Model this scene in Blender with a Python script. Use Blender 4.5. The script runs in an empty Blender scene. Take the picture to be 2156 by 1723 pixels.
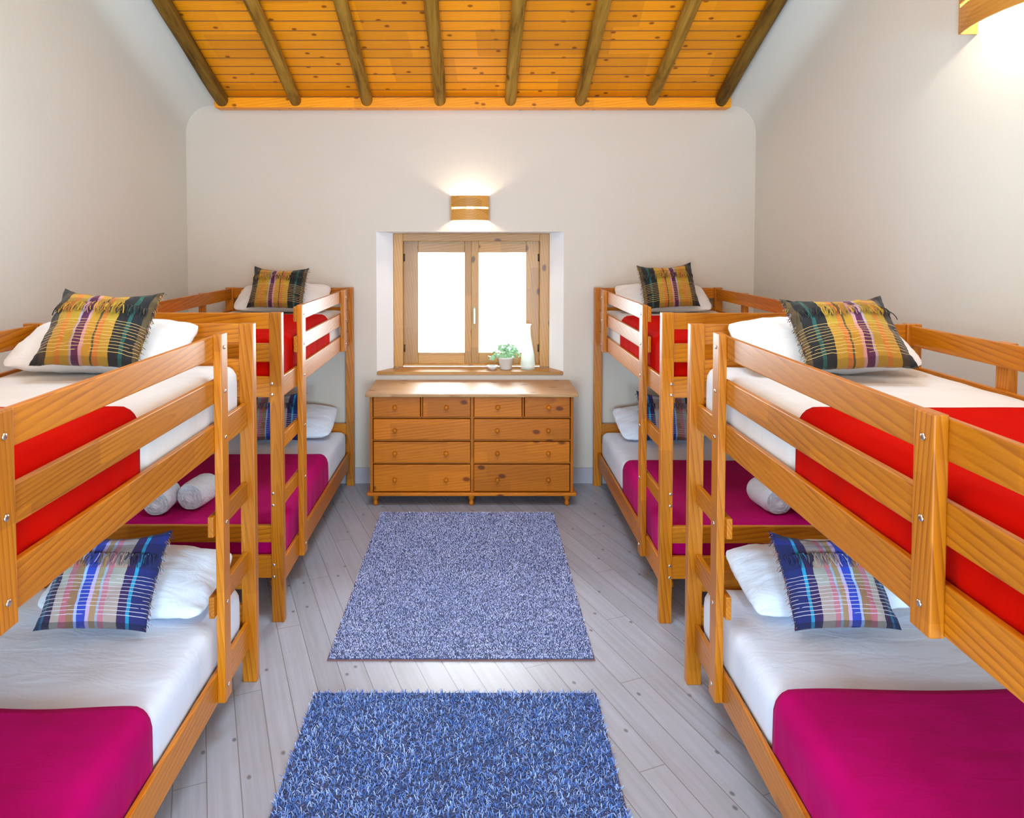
import bpy, bmesh, math, random
import numpy as np
from mathutils import Vector, Matrix, noise, Euler

SC = bpy.context.scene
COL = SC.collection
R = math.radians

# ------------------------------------------------------------------ camera
cam_d = bpy.data.cameras.new('camera')
cam = bpy.data.objects.new('camera', cam_d)
COL.objects.link(cam)
cam.location = (0, 0, 1.911)
cam.rotation_euler = (R(90) - 0.0362, 0, 0)
cam_d.sensor_fit = 'HORIZONTAL'
cam_d.sensor_width = 36
cam_d.lens = 36 * 1481.8 / 2156
cam_d.shift_x = (1078 - 1005.9) / 2156
cam_d.shift_y = -(861.5 - 567.9) / 2156
cam_d.clip_start = 0.05
SC.camera = cam

# ------------------------------------------------------------------ light and exposure
SC.view_settings.view_transform = 'Standard'
SC.view_settings.look = 'None'
SC.view_settings.gamma = 1
SC.view_settings.use_curve_mapping = False
SC.view_settings.exposure = -0.10
SC.cycles.use_denoising = True
SC.cycles.max_bounces = 10
SC.cycles.diffuse_bounces = 6
SC.cycles.caustics_reflective = False
SC.cycles.caustics_refractive = False

world = bpy.data.worlds.new('World')
SC.world = world
world.use_nodes = True
wn = world.node_tree.nodes['Background']
wn.inputs[0].default_value = (0.93, 0.97, 1.0, 1)
wn.inputs[1].default_value = 1.6


def area(name, loc, rot, sx, sy, power, col, spread=180):
    l = bpy.data.lights.new(name, 'AREA')
    l.shape = 'RECTANGLE'; l.size = sx; l.size_y = sy
    l.energy = power; l.color = col; l.spread = R(spread)
    o = bpy.data.objects.new(name, l); COL.objects.link(o)
    o.location = loc; o.rotation_euler = rot
    return o


def point(name, loc, power, col, rad=0.03):
    l = bpy.data.lights.new(name, 'POINT')
    l.energy = power; l.color = col; l.shadow_soft_size = rad
    o = bpy.data.objects.new(name, l); COL.objects.link(o)
    o.location = loc
    return o


LAMP = (0.76, 0.92, 1.0)
COOL = (0.50, 0.775, 1.0)
# sky light through the small window in the far wall: from above, and level
area('window_skylight', (-0.05, 7.5, 2.85), (R(-57), 0, 0), 2.0, 1.5, 230, (0.95, 0.97, 1.0))
area('window_daylight', (-0.05, 6.02, 1.45), (R(-90), 0, 0), 1.25, 1.05, 90, (0.78, 0.93, 1.0))
# added light through a made-up roof window above the aisle
area('added_roof_light', (0, 2.6, 4.40), (R(21.8), 0, 0), 1.15, 1.15, 58, COOL, 130)
# added cool fill through two made-up openings behind the camera
area('rear_fill_left', (-1.1, -2.05, 1.02), (R(90), 0, 0), 1.0, 1.7, 218, COOL)
area('rear_fill_right', (1.1, -2.05, 1.02), (R(90), 0, 0), 1.0, 1.7, 218, COOL)
# added fill points below the ridge, out of view, with no lamp modelled
point('ridge_fill_a', (-0.9, 1.2, 3.65), 50, LAMP, 0.30)
point('ridge_fill_b', (0.9, 1.2, 3.65), 50, LAMP, 0.30)

# ------------------------------------------------------------------ materials


class NT:
    def __init__(self, name):
        self.m = bpy.data.materials.new(name)
        self.m.use_nodes = True
        self.t = self.m.node_tree
        self.b = self.t.nodes['Principled BSDF']

    def n(self, typ, **kw):
        nd = self.t.nodes.new(typ)
        for k, v in kw.items():
            if k.startswith('i_'):
                key = k[2:]
                key = int(key) if key.isdigit() else key.replace('_', ' ')
                nd.inputs[key].default_value = v
            else:
                setattr(nd, k, v)
        return nd

    def l(self, a, b):
        self.t.links.new(a, b)

    def ramp(self, fac, stops, interp='LINEAR'):
        r = self.n('ShaderNodeValToRGB')
        r.color_ramp.interpolation = interp
        e = r.color_ramp.elements
        while len(e) < len(stops):
            e.new(0.5)
        for el, (p, c) in zip(e, stops):
            el.position = p
            el.color = (c[0], c[1], c[2], 1)
        self.l(fac, r.inputs[0])
        return r.outputs[0]

    def mix(self, fac, a, b, mode='MIX'):
        m = self.n('ShaderNodeMix', data_type='RGBA', blend_type=mode)
        for s, v in ((m.inputs[0], fac), (m.inputs[6], a), (m.inputs[7], b)):
            if hasattr(v, 'links'):
                self.l(v, s)
            elif isinstance(v, (int, float)):
                s.default_value = v
            else:
                s.default_value = (v[0], v[1], v[2], 1)
        return m.outputs[2]

    def math(self, op, a, b=None):
        m = self.n('ShaderNodeMath', operation=op)
        for s, v in ((m.inputs[0], a), (m.inputs[1], b)):
            if v is None:
                continue
            if hasattr(v, 'links'):
                self.l(v, s)
            else:
                s.default_value = v
        return m.outputs[0]

    def coords(self, kind='Object', scale=(1, 1, 1), rot=(0, 0, 0), loc=(0, 0, 0), rand=False):
        tc = self.n('ShaderNodeTexCoord')
        mp = self.n('ShaderNodeMapping')
        mp.inputs['Scale'].default_value = scale
        mp.inputs['Rotation'].default_value = rot
        mp.inputs['Location'].default_value = loc
        src = tc.outputs[kind]
        if rand:
            oi = self.n('ShaderNodeObjectInfo')
            k = self.math('MULTIPLY', oi.outputs['Random'], 37.0)
            cb = self.n('ShaderNodeCombineXYZ')
            self.l(k, cb.inputs[0])
            k2 = self.math('MULTIPLY', oi.outputs['Random'], 0.09)
            self.l(self.math('SUBTRACT', k2, 0.075), cb.inputs[1])
            va = self.n('ShaderNodeVectorMath', operation='ADD')
            self.l(src, va.inputs[0]); self.l(cb.outputs[0], va.inputs[1])
            src = va.outputs[0]
        self.l(src, mp.inputs[0])
        return mp.outputs[0]

    def noise(self, vec, scale, detail=3, rough=0.5, dist=0.0):
        n = self.n('ShaderNodeTexNoise')
        n.inputs['Scale'].default_value = scale
        n.inputs['Detail'].default_value = detail
        n.inputs['Roughness'].default_value = rough
        n.inputs['Distortion'].default_value = dist
        self.l(vec, n.inputs['Vector'])
        return n.outputs[0]

    def bump(self, h, strength, dist=0.01):
        b = self.n('ShaderNodeBump')
        b.inputs['Strength'].default_value = strength
        b.inputs['Distance'].default_value = dist
        self.l(h, b.inputs['Height'])
        self.l(b.outputs[0], self.b.inputs['Normal'])

    def set(self, **kw):
        for k, v in kw.items():
            s = self.b.inputs[k.replace('_', ' ')]
            if hasattr(v, 'links'):
                self.l(v, s)
            elif isinstance(v, tuple) and len(v) == 3:
                s.default_value = (*v, 1)
            else:
                s.default_value = v
        return self


def wood(name, light, mid, dark, rough=0.42, coat=0.25, knots=0.0, ringscale=26.0, coatr=0.22):
    """Pine: grain runs along local X of every board."""
    M = NT(name)
    v = M.coords(scale=(1, 1, 1), rot=(0, R(2.2), R(3.1)), loc=(0, 0.035, 0.055), rand=True)
    sc = M.n('ShaderNodeVectorMath', operation='MULTIPLY')
    M.l(v, sc.inputs[0]); sc.inputs[1].default_value = (0.55, 6, 6)
    wob = M.noise(sc.outputs[0], 1.5, 2, 0.5)
    w = M.n('ShaderNodeTexWave', wave_type='RINGS', rings_direction='X', wave_profile='SAW')
    w.inputs['Scale'].default_value = ringscale
    w.inputs['Distortion'].default_value = 0.0
    ph = M.math('MULTIPLY', wob, 9.0)
    M.l(v, w.inputs['Vector']); M.l(ph, w.inputs['Phase Offset'])
    s2 = M.n('ShaderNodeVectorMath', operation='MULTIPLY')
    M.l(v, s2.inputs[0]); s2.inputs[1].default_value = (2.2, 130, 130)
    fib = M.noise(s2.outputs[0], 1.0, 3, 0.6)
    s3 = M.n('ShaderNodeVectorMath', operation='MULTIPLY')
    M.l(v, s3.inputs[0]); s3.inputs[1].default_value = (1.2, 5, 5)
    big = M.noise(s3.outputs[0], 1.6, 2, 0.5)
    c = M.ramp(w.outputs['Fac'], [(0.0, light), (0.55, mid), (0.9, dark), (1.0, mid)])
    base = M.ramp(big, [(0.32, mid), (0.68, light)])
    msk = M.ramp(big, [(0.38, (0.2,) * 3), (0.62, (0.85,) * 3)])
    c = M.mix(msk, base, c)
    c = M.mix(0.22, c, M.ramp(fib, [(0.35, dark), (0.65, light)]))
    if knots > 0:
        vo = M.n('ShaderNodeTexVoronoi', voronoi_dimensions='2D')
        vo.inputs['Scale'].default_value = knots
        sp = M.n('ShaderNodeSeparateXYZ'); M.l(v, sp.inputs[0])
        kc = M.n('ShaderNodeCombineXYZ')
        M.l(M.math('MULTIPLY', sp.outputs[0], 0.6), kc.inputs[0])
        M.l(M.math('ADD', M.math('MULTIPLY', sp.outputs[1], 1.3), sp.outputs[2]), kc.inputs[1])
        M.l(kc.outputs[0], vo.inputs['Vector'])
        km = M.ramp(vo.outputs['Distance'], [(0.045, (1, 1, 1)), (0.085, (0, 0, 0))])
        c = M.mix(M.math('MULTIPLY', km, 0.85), c, (dark[0] * .35, dark[1] * .25, dark[2] * .25))
    sp2 = M.n('ShaderNodeSeparateXYZ'); M.l(v, sp2.inputs[0])
    lane = M.math('FLOOR', M.math('DIVIDE', M.math('ADD', sp2.outputs[1], sp2.outputs[2]), 0.16))
    cell = M.math('FLOOR', M.math('ADD', M.math('DIVIDE', sp2.outputs[0], 0.46), M.math('MULTIPLY', lane, 0.37)))
    wv = M.n('ShaderNodeTexWhiteNoise', noise_dimensions='1D')
    M.l(M.math('ADD', cell, M.math('MULTIPLY', lane, 17.3)), wv.inputs['W'])
    c = M.mix(1.0, c, M.ramp(wv.outputs[0], [(0, (0.84, 0.81, 0.76)), (1, (1.08, 1.07, 1.05))]), 'MULTIPLY')
    oi = M.n('ShaderNodeObjectInfo')
    tint = M.ramp(oi.outputs['Random'], [(0, (0.86, 0.84, 0.80)), (1, (1.10, 1.08, 1.05))])
    c = M.mix(1.0, c, tint, 'MULTIPLY')
    M.set(Base_Color=c, Roughness=rough, Coat_Weight=coat, Coat_Roughness=coatr, Specular_IOR_Level=0.2)
    M.bump(fib, 0.06, 0.002)
    return M.m


def fabric(name, col, dark, scale=900, rough=0.85, sheen=0.2, wr=0.25, wscale=5):
    M = NT(name)
    v = M.coords()
    f = M.noise(v, scale, 2, 0.6)
    g = M.noise(v, 3.0, 3, 0.5)
    c = M.mix(M.ramp(g, [(0.35, (0, 0, 0)), (0.65, (1, 1, 1))]), dark, col)
    M.set(Base_Color=c, Roughness=rough, Sheen_Weight=sheen, Sheen_Roughness=0.4)
    s2 = M.n('ShaderNodeVectorMath', operation='MULTIPLY')
    M.l(v, s2.inputs[0]); s2.inputs[1].default_value = (1.0, 2.4, 1.0)
    w = M.noise(s2.outputs[0], wscale, 3, 0.55, 0.6)
    h = M.math('ADD', M.math('MULTIPLY', w, 1.0), M.math('MULTIPLY', f, 0.05))
    M.bump(h, wr, 0.03)
    return M.m


def plain(name, col, rough=0.5, metal=0.0, **kw):
    M = NT(name)
    v = M.coords()
    n = M.noise(v, 40, 2)
    c = M.mix(n, tuple(x * 0.94 for x in col), tuple(min(1, x * 1.05) for x in col))
    M.set(Base_Color=c, Roughness=rough, Metallic=metal, **kw)
    return M.m


def plaster(name, col):
    M = NT(name)
    v = M.coords()
    a = M.noise(v, 6, 5, 0.6, 0.4)
    b = M.noise(v, 28, 4, 0.6, 0.3)
    h = M.math('ADD', M.math('MULTIPLY', a, 0.7), M.math('MULTIPLY', b, 0.35))
    c = M.mix(M.noise(v, 1.3, 3), tuple(x * 0.96 for x in col), tuple(min(1, x * 1.03) for x in col))
    M.set(Base_Color=c, Roughness=0.9)
    M.bump(h, 0.16, 0.02)
    return M.m


def plaid(name, warp, weft, thread, dim):
    """Woven check: warp = stops across U, weft = stops along V (multiplied), pale threads in the lower part."""
    M = NT(name)
    uv = M.n('ShaderNodeUVMap', uv_map='UVMap')
    sp = M.n('ShaderNodeSeparateXYZ')
    M.l(uv.outputs[0], sp.inputs[0])
    u, v = sp.outputs[0], sp.outputs[1]
    cu = M.ramp(u, warp, 'CONSTANT')
    cv = M.ramp(v, weft, 'CONSTANT')
    c = M.mix(0.75, cu, cv, 'MULTIPLY')
    obj = M.coords('UV', scale=(90, 7, 1))
    fi = M.noise(obj, 4.0, 3, 0.6)
    c = M.mix(M.math('MULTIPLY', fi, 0.55), c, dim, 'MULTIPLY')
    # raised pale threads
    fr = M.math('FRACT', M.math('MULTIPLY', v, 27.0))
    th = M.math('LESS_THAN', fr, 0.16)
    lo = M.math('LESS_THAN', v, 0.50)
    hi = M.math('GREATER_THAN', v, 0.08)
    wn_ = M.noise(M.coords('UV', scale=(5, 27, 1)), 1.0, 2)
    tm = M.math('MULTIPLY', M.math('MULTIPLY', th, lo), M.math('MULTIPLY', hi, M.math('GREATER_THAN', wn_, 0.42)))
    c = M.mix(M.math('MULTIPLY', tm, 0.75), c, thread)
    M.set(Base_Color=c, Roughness=0.9, Sheen_Weight=0.15)
    M.bump(M.noise(M.coords('UV', scale=(60, 60, 1)), 3.0, 2), 0.25, 0.004)
    return M.m


PINE = wood('pine_varnished', (0.63, 0.220, 0.005), (0.54, 0.168, 0.0025), (0.31, 0.075, 0.001), coat=0.40, coatr=0.36)
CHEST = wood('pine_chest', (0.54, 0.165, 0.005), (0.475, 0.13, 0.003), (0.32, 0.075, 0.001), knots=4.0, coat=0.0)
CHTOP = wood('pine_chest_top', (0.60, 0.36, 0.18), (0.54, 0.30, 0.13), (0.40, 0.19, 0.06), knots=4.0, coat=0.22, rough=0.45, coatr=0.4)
SILLW = wood('pine_window', (0.57, 0.29, 0.070), (0.51, 0.245, 0.048), (0.38, 0.15, 0.020), knots=4.0, coat=0.3)
CEILW = wood('pine_ceiling', (0.98, 0.39, 0.010), (0.90, 0.32, 0.005), (0.62, 0.18, 0.003), knots=6.5, coat=0.05)
LAMPW = wood('lamp_veneer', (0.60, 0.30, 0.07), (0.54, 0.25, 0.05), (0.42, 0.17, 0.03), coat=0.2)
WALL = plaster('plaster_wall', (0.685, 0.665, 0.59))
WALLB = plaster('plaster_end_wall', (0.65, 0.565, 0.475))  # same wall plaster; warmer, dimmer light put into its colour
REVEAL = plaster('plaster_reveal_glare', (0.92, 0.92, 0.92))  # wall plaster whitened; window glare put into its colour
SHEET = fabric('white_cotton', (0.78, 0.76, 0.75), (0.74, 0.72, 0.71), wr=0.22)  # upper sheets: white cotton with a little warm light in its colour
SHEETL = fabric('white_cotton_cool_lit', (0.76, 0.80, 0.90), (0.72, 0.76, 0.87), wr=0.22)  # lower sheets: cool light tinted into the white cotton
PILLOWF = fabric('pillow_cotton', (0.85, 0.82, 0.80), (0.82, 0.79, 0.77), wr=0.35, wscale=7)  # upper pillows: white cotton, slightly warmed as if by the upper light
PILLOWL = fabric('pillow_cotton_cool_lit', (0.78, 0.82, 0.91), (0.75, 0.79, 0.88), wr=0.35, wscale=7)  # lower pillows: same cotton with the cool low light in its colour
TOWEL = fabric('towel_terry', (0.80, 0.83, 0.90), (0.74, 0.77, 0.84), scale=300, wr=0.5, wscale=30)
REDB = fabric('red_fleece_warm_lit', (0.56, 0.005, 0.0008), (0.49, 0.003, 0.0008), sheen=0.0, wr=0.2)  # upper blankets: the red cloth with warm light put into its colour
REDB.node_tree.nodes['Principled BSDF'].inputs['Specular IOR Level'].default_value = 0.03
MAGB = fabric('red_fleece_cool_lit', (0.50, 0.0008, 0.13), (0.41, 0.0005, 0.10), sheen=0.08, wr=0.2)  # lower blankets: the same red cloth, shifted to magenta by painted cool light
MAGB.node_tree.nodes['Principled BSDF'].inputs['Sheen Tint'].default_value = (1, 0.35, 0.75, 1)
MAGB.node_tree.nodes['Principled BSDF'].inputs['Specular IOR Level'].default_value = 0.04
CHROME = plain('bolt_steel', (0.75, 0.74, 0.72), 0.25, 1.0)
CERAM = plain('white_ceramic', (0.86, 0.87, 0.87), 0.25)
POTM = plain('pot_ceramic', (0.78, 0.74, 0.68), 0.4)
LEAF = plain('leaf_green', (0.42, 0.66, 0.40), 0.5)
HANDLE = plain('handle_grey', (0.42, 0.52, 0.44), 0.35, 0.4)
DARKIR = plain('dark_iron', (0.06, 0.05, 0.04), 0.5, 0.6)
TILE = plain('skirting_tile', (0.44, 0.40, 0.43), 0.4)


def mk_floor():
    M = NT('floor_boards')
    v = M.coords(rot=(0, 0, R(-21.6)))     # boards run diagonally across the room
    sp = M.n('ShaderNodeSeparateXYZ'); M.l(v, sp.inputs[0])
    bw = 0.112
    xs = M.math('DIVIDE', sp.outputs[0], bw)
    idx = M.math('FLOOR', xs)
    fr = M.math('FRACT', xs)
    gap = M.math('MAXIMUM', M.math('LESS_THAN', fr, 0.020), M.math('GREATER_THAN', fr, 0.985))
    # staggered butt joints
    off = M.math('FRACT', M.math('MULTIPLY', idx, 0.377))
    ys = M.math('FRACT', M.math('ADD', M.math('DIVIDE', sp.outputs[1], 1.9), off))
    joint = M.math('LESS_THAN', ys, 0.0018)
    gap = M.math('MAXIMUM', gap, joint)
    wn2 = M.n('ShaderNodeTexWhiteNoise', noise_dimensions='1D'); M.l(idx, wn2.inputs['W'])
    tone = M.ramp(wn2.outputs[0], [(0, (0.31, 0.315, 0.37)), (1, (0.385, 0.39, 0.46))])
    s2 = M.n('ShaderNodeVectorMath', operation='MULTIPLY'); M.l(v, s2.inputs[0]); s2.inputs[1].default_value = (40, 1.6, 1)
    g = M.noise(s2.outputs[0], 1.0, 4, 0.6)
    c = M.mix(0.35, tone, M.ramp(g, [(0.35, (0.26, 0.25, 0.255)), (0.6, (0.405, 0.41, 0.475))]))
    blot = M.noise(v, 2.2, 4, 0.6)
    c = M.mix(M.ramp(blot, [(0.45, (0, 0, 0)), (0.75, (0.5, 0.5, 0.5))]), c, (0.31, 0.29, 0.28))
    vo = M.n('ShaderNodeTexVoronoi', voronoi_dimensions='2D'); vo.inputs['Scale'].default_value = 4.2
    kv = M.n('ShaderNodeVectorMath', operation='MULTIPLY'); M.l(v, kv.inputs[0]); kv.inputs[1].default_value = (1, 0.7, 1)
    M.l(kv.outputs[0], vo.inputs['Vector'])
    km = M.ramp(vo.outputs['Distance'], [(0.020, (1, 1, 1)), (0.042, (0, 0, 0))])
    c = M.mix(M.math('MULTIPLY', km, 0.8), c, (0.10, 0.09, 0.09))
    c = M.mix(M.math('MULTIPLY', gap, 0.8), c, (0.16, 0.14, 0.13))
    M.set(Base_Color=c, Roughness=0.42, Coat_Weight=0.1, Coat_Roughness=0.3)
    M.bump(M.math('SUBTRACT', M.math('MULTIPLY', g, 0.15), gap), 0.35, 0.003)
    return M.m


def mk_log(name='rafter_log', k=1.0):
    M = NT(name)
    v = M.coords(scale=(1.5, 14, 14), rand=True)
    a = M.noise(v, 1.2, 4, 0.65, 0.5)
    c = M.ramp(a, [(0.30, (0.10, 0.055, 0.012)), (0.48, (0.30, 0.19, 0.06)), (0.66, (0.42, 0.30, 0.13)), (0.8, (0.50, 0.40, 0.22))])
    vo = M.n('ShaderNodeTexVoronoi'); vo.inputs['Scale'].default_value = 1.6
    M.l(M.coords(scale=(1.4, 3, 3), rand=True), vo.inputs['Vector'])
    km = M.ramp(vo.outputs['Distance'], [(0.06, (1, 1, 1)), (0.12, (0, 0, 0))])
    c = M.mix(M.math('MULTIPLY', km, 0.8), c, (0.05, 0.03, 0.01))
    c = M.mix(1.0, c, (k * 1.05, k * 0.82, k * 0.28), 'MULTIPLY')
    M.set(Base_Color=c, Roughness=0.7, Specular_IOR_Level=0.2)
    M.bump(a, 0.5, 0.012)
    return M.m


def mk_pile(name, lo, mid, hi):
    M = NT(name)
    g = M.n('ShaderNodeNewGeometry')
    v = M.coords()
    big = M.noise(v, 5, 4, 0.6)
    f = M.math('ADD', M.math('MULTIPLY', g.outputs['Random Per Island'], 0.8), M.math('MULTIPLY', M.math('SUBTRACT', big, 0.5), 0.5))
    c = M.ramp(f, [(0.0, lo), (0.4, mid), (0.85, hi)])
    M.set(Base_Color=c, Roughness=0.7, Sheen_Weight=0.25)
    return M.m


def mk_glass():
    m = bpy.data.materials.new('window_glass'); m.use_nodes = True
    t = m.node_tree; t.nodes.clear()
    o = t.nodes.new('ShaderNodeOutputMaterial'); mx = t.nodes.new('ShaderNodeMixShader')
    tr = t.nodes.new('ShaderNodeBsdfTransparent'); gl = t.nodes.new('ShaderNodeBsdfGlossy')
    fr = t.nodes.new('ShaderNodeFresnel'); fr.inputs[0].default_value = 1.45
    gl.inputs['Roughness'].default_value = 0.02
    t.links.new(fr.outputs[0], mx.inputs[0]); t.links.new(tr.outputs[0], mx.inputs[1]); t.links.new(gl.outputs[0], mx.inputs[2])
    t.links.new(mx.outputs[0], o.inputs[0])
    return m


def mk_bottle():
    m = bpy.data.materials.new('pale_glass'); m.use_nodes = True
    t = m.node_tree; b = t.nodes['Principled BSDF']
    b.inputs['Base Color'].default_value = (0.9, 0.95, 0.9, 1); b.inputs['Roughness'].default_value = 0.12
    tr = t.nodes.new('ShaderNodeBsdfTransparent'); tl = t.nodes.new('ShaderNodeBsdfTranslucent')
    tl.inputs[0].default_value = (0.95, 1.0, 0.95, 1)
    m1 = t.nodes.new('ShaderNodeMixShader'); m2 = t.nodes.new('ShaderNodeMixShader')
    m1.inputs[0].default_value = 0.5; m2.inputs[0].default_value = 0.45
    t.links.new(b.outputs[0], m1.inputs[1]); t.links.new(tl.outputs[0], m1.inputs[2])
    t.links.new(m1.outputs[0], m2.inputs[1]); t.links.new(tr.outputs[0], m2.inputs[2])
    t.links.new(m2.outputs[0], t.nodes['Material Output'].inputs[0])
    return m


def mk_bulb():
    M = NT('lamp_bulb')
    M.set(Base_Color=(1, 0.9, 0.75), Emission_Color=(1.0, 0.80, 0.52), Emission_Strength=14.0)
    return M.m


FLOOR = mk_floor(); LOG = mk_log(); LOGD = mk_log('rafter_log_barked', 0.55); GLASS = mk_glass(); BOTTLE = mk_bottle(); BULB = mk_bulb()
PILE1 = mk_pile('short_pile', (0.27, 0.31, 0.60), (0.50, 0.54, 0.84), (0.80, 0.82, 1.0))
PILE2 = mk_pile('shag_pile', (0.012, 0.06, 0.28), (0.085, 0.21, 0.58), (0.50, 0.64, 0.98))
BACKING = plain('rug_backing', (0.20, 0.09, 0.08), 0.9)
RUGBASE = plain('rug_base', (0.05, 0.07, 0.16), 0.95)

K = (0.012, 0.012, 0.012)
YEL = plaid('amber_check',
            [(0, K), (0.07, (0.06, 0.035, 0.015)), (0.13, (0.50, 0.27, 0.012)), (0.22, (0.62, 0.20, 0.015)), (0.27, (0.48, 0.28, 0.012)),
             (0.36, (0.45, 0.34, 0.38)), (0.385, (0.10, 0.012, 0.06)), (0.455, (0.62, 0.30, 0.28)), (0.485, (0.52, 0.27, 0.015)), (0.565, (0.09, 0.07, 0.02)),
             (0.585, (0.60, 0.19, 0.02)), (0.64, (0.50, 0.30, 0.02)), (0.735, K), (0.835, (0.015, 0.10, 0.085)), (0.87, (0.01, 0.012, 0.014)), (0.95, (0.11, 0.075, 0.03))],
            [(0, (0.5, 0.45, 0.45)), (0.06, (0.85, 0.72, 0.7)), (0.30, (0.95, 0.80, 0.8)), (0.46, (0.95, 1.1, 1.3)), (0.58, (0.85, 1.0, 1.1)), (0.66, (1.05, 0.95, 0.8)), (0.76, (0.7, 0.65, 0.6)), (0.84, (1.25, 1.2, 0.9)), (0.93, (0.5, 0.45, 0.4))],
            (0.70, 0.48, 0.16), (0.62, 0.55, 0.5))
BLU = plaid('blue_check',
            [(0, (0.01, 0.03, 0.12)), (0.045, (0.012, 0.13, 0.26)), (0.07, (0.03, 0.012, 0.06)), (0.13, (0.45, 0.38, 0.32)), (0.21, (0.55, 0.16, 0.20)), (0.27, (0.36, 0.19, 0.09)),
             (0.345, (0.40, 0.52, 0.85)), (0.375, (0.03, 0.06, 0.50)), (0.455, (0.62, 0.45, 0.72)), (0.49, (0.45, 0.28, 0.14)), (0.545, (0.38, 0.45, 0.58)),
             (0.57, (0.58, 0.20, 0.26)), (0.62, (0.46, 0.37, 0.32)), (0.74, (0.035, 0.012, 0.10)), (0.82, (0.02, 0.32, 0.55)), (0.85, (0.012, 0.02, 0.16))],
            [(0, (0.12, 0.10, 0.12)), (0.05, (0.75, 0.62, 0.62)), (0.38, (0.75, 0.9, 0.9)), (0.56, (0.85, 0.62, 0.5)), (0.68, (0.5, 0.42, 0.42)), (0.80, (0.42, 0.42, 0.5)), (0.85, (0.95, 1.0, 1.25)), (0.94, (0.35, 0.35, 0.45))],
            (0.66, 0.56, 0.60), (0.75, 0.72, 0.7))

# ------------------------------------------------------------------ mesh helpers


def obj(name, verts, faces, mat, parent=None, loc=(0, 0, 0), rot=None, smooth=False, uvs=None):
    me = bpy.data.meshes.new(name)
    me.from_pydata([tuple(v) for v in verts], [], [tuple(f) for f in faces])
    if uvs is not None:
        ul = me.uv_layers.new(name='UVMap')
        for lp in me.loops:
            ul.data[lp.index].uv = uvs[lp.vertex_index]
    me.materials.append(mat)
    if smooth:
        me.polygons.foreach_set('use_smooth', [True] * len(me.polygons))
    me.update()
    o = bpy.data.objects.new(name, me)
    COL.objects.link(o)
    if parent is not None:
        o.parent = parent
    o.location = loc
    if rot is not None:
        o.rotation_euler = rot
    return o


def from_bm(name, bm, mat, parent=None, loc=(0, 0, 0), rot=None, smooth=False):
    me = bpy.data.meshes.new(name)
    bm.to_mesh(me); bm.free()
    me.materials.append(mat)
    if smooth:
        me.polygons.foreach_set('use_smooth', [True] * len(me.polygons))
    o = bpy.data.objects.new(name, me); COL.objects.link(o)
    if parent is not None:
        o.parent = parent
    o.location = loc
    if rot is not None:
        o.rotation_euler = rot
    return o


def tag(o, label, cat, group=None, kind=None):
    o['label'] = label
    if cat:
        o['category'] = cat
    if group:
        o['group'] = group
    if kind:
        o['kind'] = kind
    return o


def empty(name, loc, label, cat, group=None, rot=None):
    o = bpy.data.objects.new(name, None); COL.objects.link(o)
    o.location = loc; o.empty_display_size = 0.1
    if rot is not None:
        o.rotation_euler = rot
    return tag(o, label, cat, group)


def struct(o, label):
    o['label'] = label; o['kind'] = 'structure'
    return o


AX = {'X': (0, 0, 0), 'Y': (0, 0, R(90)), 'Z': (0, R(-90), 0)}


def bm_box(bm, x0, x1, y0, y1, z0, z1, bev=0.0):
    g = bmesh.ops.create_cube(bm, size=1)
    for v in g['verts']:
        v.co = ((x0 + x1) / 2 + v.co.x * (x1 - x0), (y0 + y1) / 2 + v.co.y * (y1 - y0), (z0 + z1) / 2 + v.co.z * (z1 - z0))
    if bev:
        es = list({e for v in g['verts'] for e in v.link_edges})
        bmesh.ops.bevel(bm, geom=es, offset=bev, segments=2, affect='EDGES', profile=0.6)


def board(name, box, grain, mat, parent=None, bev=0.003, origin=(0, 0, 0)):
    """box = (x0,x1,y0,y1,z0,z1) in world coords; local X of the mesh follows the grain."""
    x0, x1, y0, y1, z0, z1 = box
    if x0 > x1:
        x0, x1 = x1, x0
    d = {'X': (x1 - x0, y1 - y0, z1 - z0), 'Y': (y1 - y0, x1 - x0, z1 - z0), 'Z': (z1 - z0, y1 - y0, x1 - x0)}[grain]
    bm = bmesh.new()
    bm_box(bm, -d[0] / 2, d[0] / 2, -d[1] / 2, d[1] / 2, -d[2] / 2, d[2] / 2, min(bev, min(d) * 0.3))
    c = ((x0 + x1) / 2 - origin[0], (y0 + y1) / 2 - origin[1], (z0 + z1) / 2 - origin[2])
    return from_bm(name, bm, mat, parent, c, AX[grain])


def lathe(profile, n=24, cap=True):
    vs, fs = [], []
    for r, z in profile:
        for i in range(n):
            a = 2 * math.pi * i / n
            vs.append((r * math.cos(a), r * math.sin(a), z))
    for k in range(len(profile) - 1):
        for i in range(n):
            j = (i + 1) % n
            fs.append((k * n + i, k * n + j, (k + 1) * n + j, (k + 1) * n + i))
    if cap:
        fs.append(tuple(range(n - 1, -1, -1)))
        fs.append(tuple(range((len(profile) - 1) * n, len(profile) * n)))
    return vs, fs


def bolt(parent, loc, origin, axis, sgn=1):
    vs, fs = lathe([(0.0075, 0), (0.0075, 0.002), (0.006, 0.0035), (0.003, 0.0038)], 12)
    rot = (0, R(90) * sgn, 0) if axis == 'X' else (R(90), 0, 0)
    return obj('bolt', vs, fs, CHROME, parent, tuple(a - b for a, b in zip(loc, origin)), rot, True)


# ------------------------------------------------------------------ room shell
YB, YF = 5.57, -2.2
XL, XR = -2.296, 2.188
SL = 0.40                         # roof slope
RIDGE = 1.6


def zceil(y):
    """underside of the ceiling planks"""
    if y >= RIDGE:
        return 3.055 + SL * (5.50 - y)
    return 3.055 + SL * (5.50 - RIDGE) - SL * (RIDGE - y)


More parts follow.
